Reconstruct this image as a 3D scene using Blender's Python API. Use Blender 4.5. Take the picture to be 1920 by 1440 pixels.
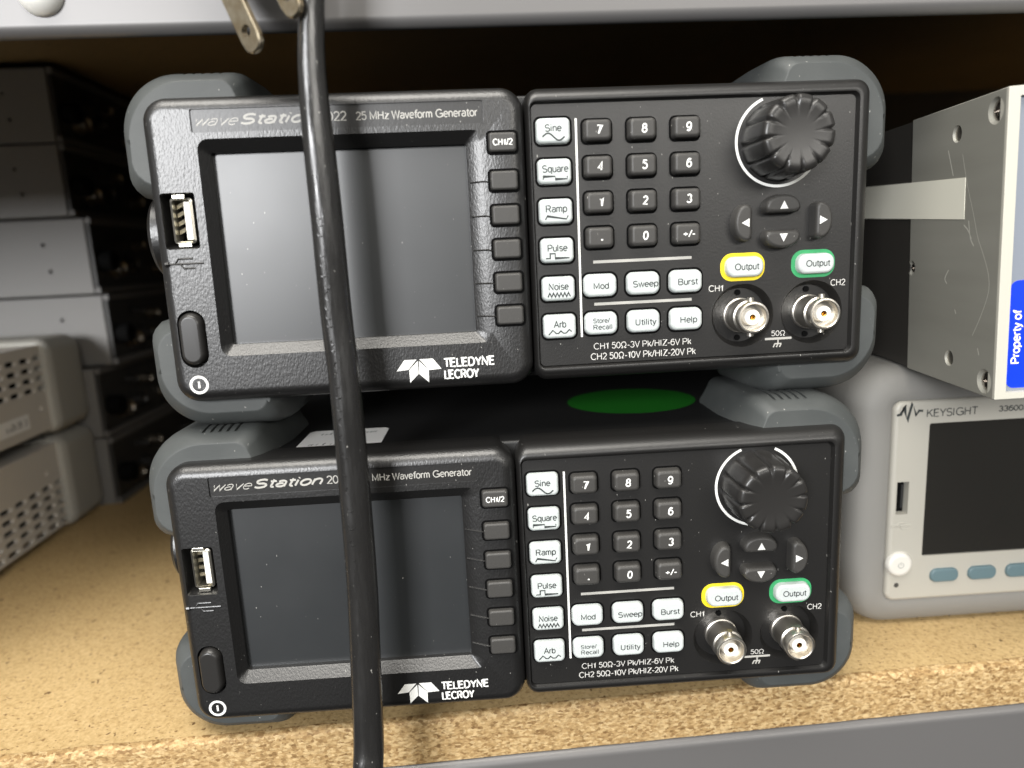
import bpy, math, random
from mathutils import Matrix, Vector

for o in list(bpy.data.objects):
    bpy.data.objects.remove(o)
random.seed(7)
SC = bpy.context.scene
COL = SC.collection
S = 0.001                      # every length below is in millimetres
PI = math.pi

# ------------------------------------------------------------------ camera
cam = bpy.data.cameras.new('camera')
cam_o = bpy.data.objects.new('camera', cam)
COL.objects.link(cam_o)
SC.camera = cam_o
cam.sensor_fit = 'HORIZONTAL'
cam.sensor_width = 36.0
cam.lens = 24.56
cam.clip_start = 0.01
cam.clip_end = 60.0
RC = ((0.99796896, -0.04052065, -0.04915324),
      (-0.05575396, -0.18236367, -0.98164912),
      (0.0308133, 0.98239583, -0.18425247))
CAM = Vector((102.5985, -205.0900, 145.9924))
cam_o.matrix_world = Matrix((
    (RC[0][0], -RC[1][0], -RC[2][0], CAM.x * S),
    (RC[0][1], -RC[1][1], -RC[2][1], CAM.y * S),
    (RC[0][2], -RC[1][2], -RC[2][2], CAM.z * S),
    (0, 0, 0, 1)))
cam.dof.use_dof = True
cam.dof.focus_distance = 0.219
cam.dof.aperture_fstop = 8.0

# ------------------------------------------------------------------ room light
world = bpy.data.worlds.new('World')
SC.world = world
world.use_nodes = True
wt = world.node_tree
wt.nodes.clear()
w_out = wt.nodes.new('ShaderNodeOutputWorld')
w_bg = wt.nodes.new('ShaderNodeBackground')
w_tc = wt.nodes.new('ShaderNodeTexCoord')
w_sep = wt.nodes.new('ShaderNodeSeparateXYZ')
w_ramp = wt.nodes.new('ShaderNodeValToRGB')
w_map = wt.nodes.new('ShaderNodeMapRange')
wt.links.new(w_tc.outputs['Generated'], w_sep.inputs[0])
w_map.inputs['From Min'].default_value = -1
w_map.inputs['From Max'].default_value = 1
wt.links.new(w_sep.outputs['Z'], w_map.inputs['Value'])
wt.links.new(w_map.outputs[0], w_ramp.inputs[0])
w_ramp.color_ramp.elements[0].position = 0.46
w_ramp.color_ramp.elements[0].color = (0.030, 0.031, 0.033, 1)
w_ramp.color_ramp.elements[1].position = 0.60
w_ramp.color_ramp.elements[1].color = (1.0, 0.985, 0.94, 1)
wt.links.new(w_ramp.outputs[0], w_bg.inputs['Color'])
w_bg.inputs['Strength'].default_value = 0.55
wt.links.new(w_bg.outputs[0], w_out.inputs[0])


def area_light(name, loc, target, sx, sy, watts, col):
    l = bpy.data.lights.new(name, 'AREA')
    l.shape = 'RECTANGLE'
    l.size, l.size_y = sx, sy
    l.energy = watts
    l.color = col
    o = bpy.data.objects.new(name, l)
    COL.objects.link(o)
    o.location = loc
    d = Vector(target) - Vector(loc)
    o.rotation_euler = d.to_track_quat('-Z', 'Y').to_euler()
    return o


area_light('window_lamp', (-1.62, -3.80, 1.02), (0.06, 0.0, 0.15), 1.30, 1.25, 310, (0.985, 0.99, 1.0))
area_light('ceiling_lamp', (1.75, -3.50, 1.35), (0.00, 0.0, 0.15), 2.0, 0.7, 70, (1.0, 0.965, 0.90))
area_light('ceiling_lamp', (-0.15, -0.80, 1.80), (0.05, 0.0, 0.10), 1.5, 1.0, 82, (1.0, 0.96, 0.89))

SC.view_settings.view_transform = 'Standard'
SC.view_settings.look = 'None'
SC.view_settings.exposure = -0.52
SC.view_settings.gamma = 1.0
SC.view_settings.use_curve_mapping = False
SC.cycles.use_denoising = True
SC.cycles.max_bounces = 8
SC.cycles.sample_clamp_indirect = 4.0


# ------------------------------------------------------------------ materials
def mat(name, col, rough=0.5, metal=0.0, spec=0.5, coat=0.0):
    m = bpy.data.materials.new(name)
    m.use_nodes = True
    b = m.node_tree.nodes['Principled BSDF']
    b.inputs['Base Color'].default_value = (col[0], col[1], col[2], 1)
    b.inputs['Roughness'].default_value = rough
    b.inputs['Metallic'].default_value = metal
    b.inputs['Specular IOR Level'].default_value = spec
    b.inputs['Coat Weight'].default_value = coat
    return m


def nd(m, t):
    return m.node_tree.nodes.new(t)


def lk(m, a, b):
    m.node_tree.links.new(a, b)


def bump(m, scale, strength, dist=0.1, detail=3.0, stretch=(1, 1, 1), kind='noise', rough=0.55):
    """fine surface relief; scale is cycles per millimetre, dist in millimetres"""
    b = m.node_tree.nodes['Principled BSDF']
    tc = nd(m, 'ShaderNodeTexCoord')
    mp = nd(m, 'ShaderNodeMapping')
    mp.inputs['Scale'].default_value = [1000 * scale * s for s in stretch]
    lk(m, tc.outputs['Object'], mp.inputs[0])
    if kind == 'noise':
        n = nd(m, 'ShaderNodeTexNoise')
        n.inputs['Scale'].default_value = 1.0
        n.inputs['Detail'].default_value = detail
        n.inputs['Roughness'].default_value = rough
        out = n.outputs['Fac']
    else:
        n = nd(m, 'ShaderNodeTexVoronoi')
        n.inputs['Scale'].default_value = 1.0
        out = n.outputs['Distance']
    lk(m, mp.outputs[0], n.inputs['Vector'])
    bp = nd(m, 'ShaderNodeBump')
    bp.inputs['Strength'].default_value = strength
    bp.inputs['Distance'].default_value = dist * S
    lk(m, out, bp.inputs['Height'])
    lk(m, bp.outputs[0], b.inputs['Normal'])
    return mp, out


def vary(m, c0, c1, scale, lo=0.35, hi=0.65, detail=4.0, stretch=(1, 1, 1), sock='Base Color'):
    b = m.node_tree.nodes['Principled BSDF']
    tc = nd(m, 'ShaderNodeTexCoord')
    mp = nd(m, 'ShaderNodeMapping')
    mp.inputs['Scale'].default_value = [1000 * scale * s for s in stretch]
    lk(m, tc.outputs['Object'], mp.inputs[0])
    n = nd(m, 'ShaderNodeTexNoise')
    n.inputs['Scale'].default_value = 1.0
    n.inputs['Detail'].default_value = detail
    lk(m, mp.outputs[0], n.inputs['Vector'])
    r = nd(m, 'ShaderNodeValToRGB')
    r.color_ramp.elements[0].position = lo
    r.color_ramp.elements[1].position = hi
    if sock == 'Base Color':
        r.color_ramp.elements[0].color = (*c0, 1)
        r.color_ramp.elements[1].color = (*c1, 1)
    else:
        r.color_ramp.elements[0].color = (c0, c0, c0, 1)
        r.color_ramp.elements[1].color = (c1, c1, c1, 1)
    lk(m, n.outputs['Fac'], r.inputs[0])
    lk(m, r.outputs[0], b.inputs[sock])
    return r


def dust(m, thr=0.775, scale=0.85, col=(0.42, 0.41, 0.38)):
    """sparse pale specks of dust and lint lying on a surface, over whatever colour it has"""
    b = m.node_tree.nodes['Principled BSDF']
    tc = nd(m, 'ShaderNodeTexCoord')
    mp = nd(m, 'ShaderNodeMapping')
    mp.inputs['Rotation'].default_value = (0.3, 0.5, 0.4)
    mp.inputs['Scale'].default_value = (1000 * scale * 1.6, 1000 * scale, 1000 * scale * .8)
    lk(m, tc.outputs['Object'], mp.inputs[0])
    n = nd(m, 'ShaderNodeTexNoise')
    n.inputs['Scale'].default_value = 1.0
    n.inputs['Detail'].default_value = 1.0
    lk(m, mp.outputs[0], n.inputs['Vector'])
    r = nd(m, 'ShaderNodeMapRange')
    r.inputs['From Min'].default_value = thr
    r.inputs['From Max'].default_value = thr + .05
    r.inputs['To Max'].default_value = 0.75
    lk(m, n.outputs['Fac'], r.inputs['Value'])
    x = nd(m, 'ShaderNodeMix')
    x.data_type = 'RGBA'
    lk(m, r.outputs[0], x.inputs[0])
    src = b.inputs['Base Color']
    if src.is_linked:
        lk(m, src.links[0].from_socket, x.inputs[6])
    else:
        x.inputs[6].default_value = src.default_value
    x.inputs[7].default_value = (*col, 1)
    lk(m, x.outputs[2], src)


M = {}
M['bezel'] = mat('textured_black_plastic', (0.0095, 0.0092, 0.009), 0.37, spec=0.85)
bump(M['bezel'], 1.9, 0.7, 0.10, 1.0, (1, 1, .5))
dust(M['bezel'])
M['panel'] = mat('matt_charcoal_plastic', (0.0105, 0.010, 0.0095), 0.40, spec=0.7)
bump(M['panel'], 1.9, 0.4, 0.07, 1.0, (1, 1, .7))
dust(M['panel'])
M['case'] = mat('black_painted_steel', (0.010, 0.010, 0.010), 0.5)
bump(M['case'], 2.0, 0.3, 0.06)
M['boot'] = mat('grey_rubber', (0.07, 0.075, 0.074), 0.55, spec=0.4)
vary(M['boot'], (0.056, 0.061, 0.060), (0.074, 0.079, 0.077), 0.05)
bump(M['boot'], 0.8, 0.35, 0.08)
dust(M['boot'], 0.765)
M['key'] = mat('dark_grey_key_rubber', (0.045, 0.043, 0.040), 0.5)
bump(M['key'], 1.3, 0.45, 0.06)
dust(M['key'], 0.765)
M['white_key'] = mat('white_translucent_key', (0.53, 0.565, 0.555), 0.38)
M['white_key'].node_tree.nodes['Principled BSDF'].inputs['Subsurface Weight'].default_value = 0.25
M['white_key'].node_tree.nodes['Principled BSDF'].inputs['Subsurface Radius'].default_value = (.8, .8, .7)
M['white_key'].node_tree.nodes['Principled BSDF'].inputs['Subsurface Scale'].default_value = 0.001
M['print_white'] = mat('white_screen_print', (0.80, 0.80, 0.77), 0.5)
M['print_grey'] = mat('grey_screen_print', (0.42, 0.41, 0.38), 0.5)
M['print_soft'] = mat('soft_white_screen_print', (0.60, 0.59, 0.56), 0.5)
M['print_dark'] = mat('dark_grey_screen_print', (0.025, 0.03, 0.03), 0.55)
M['print_mid'] = mat('mid_grey_screen_print', (0.28, 0.29, 0.28), 0.55)
M['yellow'] = mat('yellow_screen_print', (0.80, 0.62, 0.02), 0.45)
M['green'] = mat('green_screen_print', (0.04, 0.32, 0.12), 0.45)
M['screen'] = mat('lcd_glass', (0.020, 0.022, 0.0235), 0.36, spec=1.0)
vary(M['screen'], 0.34, 0.42, 0.03, 0.2, 0.8, sock='Roughness')
dust(M['screen'], 0.78, 1.1)
M['knob'] = mat('knob_plastic', (0.022, 0.021, 0.020), 0.33, spec=0.5)
M['nickel'] = mat('nickel', (0.80, 0.76, 0.69), 0.33, 1.0)
M['dim_nickel'] = mat('oxidised_nickel', (0.30, 0.27, 0.23), 0.4, 1.0)
M['dull_metal'] = mat('tin_plate', (0.70, 0.67, 0.58), 0.32, 1.0)
M['ptfe'] = mat('white_insulator', (0.82, 0.79, 0.72), 0.45)
M['gold'] = mat('gold_contact', (0.75, 0.45, 0.10), 0.25, 1.0)
M['hole'] = mat('black_recess', (0.004, 0.004, 0.004), 0.8, spec=0.05)
M['cord'] = mat('black_cable_jacket', (0.018, 0.0175, 0.017), 0.26, spec=0.6)
M['prong'] = mat('plated_brass', (0.78, 0.66, 0.46), 0.26, 1.0)
vary(M['prong'], (0.62, 0.50, 0.33), (0.82, 0.72, 0.54), 0.25)
M['plug'] = mat('black_plug_plastic', (0.02, 0.02, 0.02), 0.45)
M['steel_paint'] = mat('grey_rack_paint', (0.145, 0.141, 0.139), 0.42, 0.25)
bump(M['steel_paint'], 0.35, 0.10, 0.1)
M['zinc'] = mat('white_zinc', (0.86, 0.85, 0.80), 0.4, 0.1)
M['silver'] = mat('brushed_aluminium', (0.35, 0.34, 0.30), 0.45, 0.3)
M['scuff'] = mat('scuffed_metal', (0.66, 0.65, 0.58), 0.5, 0.3)
M['ivory'] = mat('ivory_trim', (0.50, 0.485, 0.42), 0.45)
M['dark_cover'] = mat('dark_cover_paint', (0.035, 0.032, 0.028), 0.5)
M['blue_grey'] = mat('blue_grey_panel', (0.20, 0.222, 0.262), 0.5)
M['blue'] = mat('blue_sticker', (0.0, 0.035, 0.72), 0.4)
M['label'] = mat('cream_label', (0.84, 0.82, 0.70), 0.6)
M['white_label'] = mat('white_sticker', (0.90, 0.89, 0.86), 0.5)
M['green_label'] = mat('green_sticker', (0.010, 0.15, 0.010), 0.45)
M['screw'] = mat('screw_steel', (0.50, 0.46, 0.42), 0.25, 1.0)
M['bumper'] = mat('warm_grey_bumper', (0.195, 0.19, 0.176), 0.6, spec=0.35)
bump(M['bumper'], 0.9, 0.1, 0.05)
M['pale_bumper'] = mat('pale_grey_bumper', (0.36, 0.35, 0.315), 0.6, spec=0.35)
M['beige'] = mat('beige_instrument_plastic', (0.375, 0.36, 0.315), 0.45)
M['vent_case'] = mat('warm_grey_steel', (0.60, 0.565, 0.51), 0.5)
M['module_case'] = mat('light_grey_paint', (0.155, 0.15, 0.142), 0.5)
M['module_face'] = mat('black_front_panel', (0.022, 0.021, 0.019), 0.5)
M['module_rail'] = mat('dark_grey_rail', (0.11, 0.105, 0.10), 0.5)
M['softkey'] = mat('teal_grey_key', (0.10, 0.155, 0.172), 0.45)
M['off_screen'] = mat('dark_display', (0.018, 0.017, 0.015), 0.25)
M['power_white'] = mat('white_power_key', (0.60, 0.585, 0.54), 0.4)
M['shelf_back'] = mat('dark_back_sheet', (0.05, 0.045, 0.04), 0.7)


# scratched jacket of the cable: dark rubber with a rubbed, glossier, bumpy streak
def cord_material():
    m = M['cord']
    b = m.node_tree.nodes['Principled BSDF']
    bump(m, 0.35, 0.45, 0.4, 4.0, (1.6, 1.6, 0.22))
    dust(m, 0.765, 0.9)
    vary(m, 0.17, 0.38, 0.28, 0.3, 0.7, 4.0, (2.0, 2.0, .3), 'Roughness')


cord_material()


def aluminium_material():
    """brushed sheet with a few long scratches and scuffs of their own"""
    m = M['silver']
    r = vary(m, (0.32, 0.313, 0.272), (0.38, 0.372, 0.327), 0.03, 0.3, 0.7, 3.0, (1, 0.35, 2.5))
    bump(m, 1.0, 0.05, 0.03, 2.0, (1, 0.05, 2.2))


aluminium_material()


def chipboard(name='chipboard', shade_factor=1.0):  # last argument scales the tone, lowered to paint in shade
    m = mat(name, (0.55, 0.40, 0.20), 0.62, spec=0.3)
    b = m.node_tree.nodes['Principled BSDF']
    tc = nd(m, 'ShaderNodeTexCoord')

    def noise(scale, detail, stretch, rough=0.6):
        mp = nd(m, 'ShaderNodeMapping')
        mp.inputs['Scale'].default_value = [1000 * scale * s for s in stretch]
        lk(m, tc.outputs['Object'], mp.inputs[0])
        n = nd(m, 'ShaderNodeTexNoise')
        n.inputs['Scale'].default_value = 1
        n.inputs['Detail'].default_value = detail
        n.inputs['Roughness'].default_value = rough
        lk(m, mp.outputs[0], n.inputs['Vector'])
        return n

    def ramp(src, stops):
        r = nd(m, 'ShaderNodeValToRGB')
        e = r.color_ramp.elements
        e[0].position, e[0].color = stops[0][0], (*stops[0][1], 1)
        e[1].position, e[1].color = stops[-1][0], (*stops[-1][1], 1)
        for p, c in stops[1:-1]:
            x = e.new(p)
            x.color = (*c, 1)
        lk(m, src, r.inputs[0])
        return r

    def mixc(fac, a, bb, mode='MIX'):
        x = nd(m, 'ShaderNodeMix')
        x.data_type = 'RGBA'
        x.blend_type = mode
        if isinstance(fac, float):
            x.inputs[0].default_value = fac
        else:
            lk(m, fac, x.inputs[0])
        lk(m, a, x.inputs[6])
        lk(m, bb, x.inputs[7])
        return x.outputs[2]

    # smooth top: fine flakes in pale yellow with small dark specks
    n1 = noise(0.72, 6, (1, 0.8, 1), 0.68)
    top = ramp(n1.outputs['Fac'], [(0.28, (0.34, 0.215, 0.085)), (0.42, (0.55, 0.39, 0.185)),
                                   (0.56, (0.64, 0.465, 0.235)), (0.75, (0.70, 0.53, 0.295))])
    n2 = noise(0.9, 2, (0.6, 1, 1))
    speck = ramp(n2.outputs['Fac'], [(0.63, (0, 0, 0)), (0.70, (1, 1, 1))])
    spc = nd(m, 'ShaderNodeRGB')
    spc.outputs[0].default_value = (0.20, 0.115, 0.045, 1)
    topc = mixc(speck.outputs[0], top.outputs[0], spc.outputs[0])
    n5 = noise(0.30, 2, (1, .7, 1))
    fleck = ramp(n5.outputs['Fac'], [(0.70, (0, 0, 0)), (0.735, (1, 1, 1))])
    fk = nd(m, 'ShaderNodeRGB')
    fk.outputs[0].default_value = (0.15, 0.085, 0.035, 1)
    topc = mixc(fleck.outputs[0], topc, fk.outputs[0])
    n3 = noise(0.012, 3, (1, 1, 1))
    big = ramp(n3.outputs['Fac'], [(0.3, (0.80 * shade_factor, 0.77 * shade_factor, 0.72 * shade_factor)), (0.7, (.95 * shade_factor, .94 * shade_factor, .92 * shade_factor))])
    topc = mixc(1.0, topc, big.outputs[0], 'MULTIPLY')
    # sawn edge: coarse chips
    mp = nd(m, 'ShaderNodeMapping')
    mp.inputs['Scale'].default_value = (760, 950, 1250)
    lk(m, tc.outputs['Object'], mp.inputs[0])
    nz = noise(0.5, 3, (1, 1, 1))
    dv = nd(m, 'ShaderNodeVectorMath')
    dv.operation = 'MULTIPLY_ADD'
    lk(m, nz.outputs['Color'], dv.inputs[0])
    dv.inputs[1].default_value = (1.3, 1.3, 1.3)
    lk(m, mp.outputs[0], dv.inputs[2])
    vo = nd(m, 'ShaderNodeTexVoronoi')
    vo.inputs['Scale'].default_value = 1
    lk(m, dv.outputs[0], vo.inputs['Vector'])
    sep = nd(m, 'ShaderNodeSeparateColor')
    lk(m, vo.outputs['Color'], sep.inputs[0])
    chips = ramp(sep.outputs[0], [(0.0, (0.24, 0.14, 0.055)), (0.2, (0.38, 0.245, 0.105)),
                                  (0.6, (0.48, 0.33, 0.155)), (1.0, (0.60, 0.44, 0.23))])
    n4 = noise(0.8, 5, (0.6, 1, 1.3), 0.7)
    grain = ramp(n4.outputs['Fac'], [(0.32, (0.45, 0.40, 0.34)), (0.55, (1, 1, 1))])
    edgec = mixc(1.0, chips.outputs[0], grain.outputs[0], 'MULTIPLY')
    geo = nd(m, 'ShaderNodeNewGeometry')
    sn = nd(m, 'ShaderNodeSeparateXYZ')
    lk(m, geo.outputs['True Normal'], sn.inputs[0])
    up = nd(m, 'ShaderNodeMapRange')
    up.inputs['From Min'].default_value = 0.93
    up.inputs['From Max'].default_value = 0.999
    ab = nd(m, 'ShaderNodeMath')
    ab.operation = 'ABSOLUTE'
    lk(m, sn.outputs['Z'], ab.inputs[0])
    lk(m, ab.outputs[0], up.inputs['Value'])
    col = mixc(up.outputs[0], edgec, topc)
    lk(m, col, b.inputs['Base Color'])
    bp = nd(m, 'ShaderNodeBump')
    bp.inputs['Strength'].default_value = 0.6
    bp.inputs['Distance'].default_value = 0.35 * S
    lk(m, n4.outputs['Fac'], bp.inputs['Height'])
    lk(m, bp.outputs[0], b.inputs['Normal'])
    return m


M['chipboard'] = chipboard()
M['shaded_chipboard'] = chipboard('chipboard_in_shade', 0.35)  # same chipboard with the shade under the upper shelf put into its colour


# ------------------------------------------------------------------ geometry helpers (mm)
def rrect(x0, x1, z0, z1, r, n=6):
    """counter-clockwise rounded rectangle seen from the front (x right, z up)"""
    r = max(min(r, (x1 - x0) / 2 - 1e-4, (z1 - z0) / 2 - 1e-4), 1e-3)
    out = []
    for cx, cz, a0 in ((x1 - r, z1 - r, 0), (x0 + r, z1 - r, 90), (x0 + r, z0 + r, 180), (x1 - r, z0 + r, 270)):
        for k in range(n + 1):
            a = math.radians(a0 + 90 * k / n)
            out.append((cx + r * math.cos(a), cz + r * math.sin(a)))
    return out


def circle(cx, cz, r, n=48):
    return [(cx + r * math.cos(2 * PI * k / n), cz + r * math.sin(2 * PI * k / n)) for k in range(n)]


class MB:
    def __init__(s):
        s.v, s.f = [], []

    def add(s, vs, fs):
        b = len(s.v)
        s.v += [tuple(p) for p in vs]
        s.f += [tuple(i + b for i in f) for f in fs]
        return s

    def loft(s, rings, cap0=True, cap1=True, closed=True):
        """rings: lists of 3-D points of equal length; first ring nearest the viewer"""
        n = len(rings[0])
        vs = [p for r in rings for p in r]
        fs = []
        for i in range(len(rings) - 1):
            a, b = i * n, (i + 1) * n
            for k in range(n if closed else n - 1):
                j = (k + 1) % n
                fs.append((a + k, b + k, b + j, a + j))
        if cap0:
            fs.append(tuple(range(n)))
        if cap1:
            fs.append(tuple(reversed(range((len(rings) - 1) * n, len(rings) * n))))
        return s.add(vs, fs)

    def loftxz(s, rings, **k):
        """rings: (2-D loop, y)"""
        return s.loft([[(p[0], y, p[1]) for p in lp] for lp, y in rings], **k)

    def plate(s, x0, x1, z0, z1, yf, yb, r, bev, n=6, k=4):
        rings = []
        for i in range(k + 1):
            a = PI / 2 * i / k
            ins = bev * (1 - math.sin(a))
            rings.append((rrect(x0 + ins, x1 - ins, z0 + ins, z1 - ins, max(r - ins, 0.05), n), yf + bev * (1 - math.cos(a))))
        rings.append((rrect(x0, x1, z0, z1, r, n), yb))
        return s.loftxz(rings)

    def box(s, x0, x1, y0, y1, z0, z1, bev=0.0):
        if bev <= 0:
            return s.loftxz([([(x1, z1), (x0, z1), (x0, z0), (x1, z0)], y) for y in (y0, y1)])
        rings = []
        seq = [(bev, y0), (bev * .3, y0 + bev * .3), (0, y0 + bev), (0, y1 - bev), (bev * .3, y1 - bev * .3), (bev, y1)]
        for ins, y in seq:
            rings.append((rrect(x0 + ins, x1 - ins, z0 + ins, z1 - ins, max(bev - ins, bev * .15), 3), y))
        return s.loftxz(rings)

    def turn(s, cx, cz, prof, n=48, **k):
        """body of revolution about the y axis; prof: (radius, y)"""
        return s.loftxz([(circle(cx, cz, r, n), y) for r, y in prof], **k)

    def turnx(s, y, z, prof, n=40):
        """body of revolution about the x axis; prof: (radius, x), +x end first"""
        return s.loft([[(x, y + r * math.cos(2 * PI * k / n), z + r * math.sin(2 * PI * k / n)) for k in range(n)] for r, x in prof])

    def ribbon(s, pts, w, y, closed=False):
        """flat line of width w following 2-D points at depth y"""
        n = len(pts)
        L, R = [], []
        for i in range(n):
            a = pts[i - 1] if (i > 0 or closed) else pts[i]
            b = pts[(i + 1) % n] if (i < n - 1 or closed) else pts[i]
            tx, tz = b[0] - a[0], b[1] - a[1]
            l = math.hypot(tx, tz) or 1
            nx, nz = -tz / l, tx / l
            sc = 1.0
            if 0 < i < n - 1 or closed:
                ux, uz = pts[i][0] - a[0], pts[i][1] - a[1]
                ul = math.hypot(ux, uz) or 1
                sc = 1 / max(0.45, abs((-uz / ul) * nx + (ux / ul) * nz))
            L.append((pts[i][0] + nx * w / 2 * sc, y, pts[i][1] + nz * w / 2 * sc))
            R.append((pts[i][0] - nx * w / 2 * sc, y, pts[i][1] - nz * w / 2 * sc))
        vs = L + R
        m = n if closed else n - 1
        fs = [(i, n + i, n + (i + 1) % n, (i + 1) % n) for i in range(m)]
        return s.add(vs, fs)

    def poly(s, pts, y):
        return s.add([(p[0], y, p[1]) for p in pts], [tuple(range(len(pts)))])

    def tube(s, path, radii, n=24, twist=0.0):
        rings = []
        P = [Vector(p) for p in path]
        for i, p in enumerate(P):
            t = (P[min(i + 1, len(P) - 1)] - P[max(i - 1, 0)]).normalized()
            a = t.cross(Vector((0.0, 1.0, 0.0)))
            if a.length < 0.2:
                a = t.cross(Vector((1.0, 0.0, 0.0)))
            a.normalize()
            b = a.cross(t)
            r = radii[i] if isinstance(radii, (list, tuple)) else radii
            rings.append([tuple(p + a * r * math.cos(2 * PI * k / n) + b * r * math.sin(2 * PI * k / n)) for k in range(n)])
        return s.loft(rings)

    def mesh(s, name):
        me = bpy.data.meshes.new(name)
        me.from_pydata([(x * S, y * S, z * S) for x, y, z in s.v], [], s.f)
        me.validate()
        return me

    def build(s, name, m, parent=None, smooth=35, fix=True):
        me = s.mesh(name)
        if fix:
            import bmesh
            bm = bmesh.new()
            bm.from_mesh(me)
            bmesh.ops.recalc_face_normals(bm, faces=bm.faces)
            bm.to_mesh(me)
            bm.free()
        return link(name, me, m, parent, smooth)


def link(name, me, m, parent=None, smooth=35):
    me.materials.clear()
    me.materials.append(m)
    o = bpy.data.objects.new(name, me)
    COL.objects.link(o)
    if smooth:
        for p in me.polygons:
            p.use_smooth = True
        me.set_sharp_from_angle(angle=math.radians(smooth))
        wn = o.modifiers.new('weighted', 'WEIGHTED_NORMAL')
        wn.mode = 'FACE_AREA'
        wn.weight = 60
        wn.keep_sharp = True
    o.parent = parent
    return o


def carve(body, cutters):
    """boolean difference, applied"""
    import bmesh
    tmp = []
    for i, c in enumerate([body] + cutters):
        me = c.mesh('tmp')
        bm = bmesh.new()
        bm.from_mesh(me)
        bmesh.ops.recalc_face_normals(bm, faces=bm.faces)
        bm.to_mesh(me)
        bm.free()
        o = bpy.data.objects.new('tmp%d' % i, me)
        # work at millimetre size: the solver is happier away from tiny numbers
        me.transform(Matrix.Scale(1000, 4))
        COL.objects.link(o)
        tmp.append(o)
    for c in tmp[1:]:
        md = tmp[0].modifiers.new('b', 'BOOLEAN')
        md.operation = 'DIFFERENCE'
        md.solver = 'EXACT'
        md.object = c
    bpy.context.view_layer.update()
    dg = bpy.context.evaluated_depsgraph_get()
    me = bpy.data.meshes.new_from_object(tmp[0].evaluated_get(dg))
    me.transform(Matrix.Scale(0.001, 4))
    for o in tmp:
        bpy.data.objects.remove(o)
    return me


def arc(cx, cz, rx, rz, a0, a1, n=14):
    return [(cx + rx * math.cos(math.radians(a0 + (a1 - a0) * k / n)), cz + rz * math.sin(math.radians(a0 + (a1 - a0) * k / n))) for k in range(n + 1)]


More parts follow.
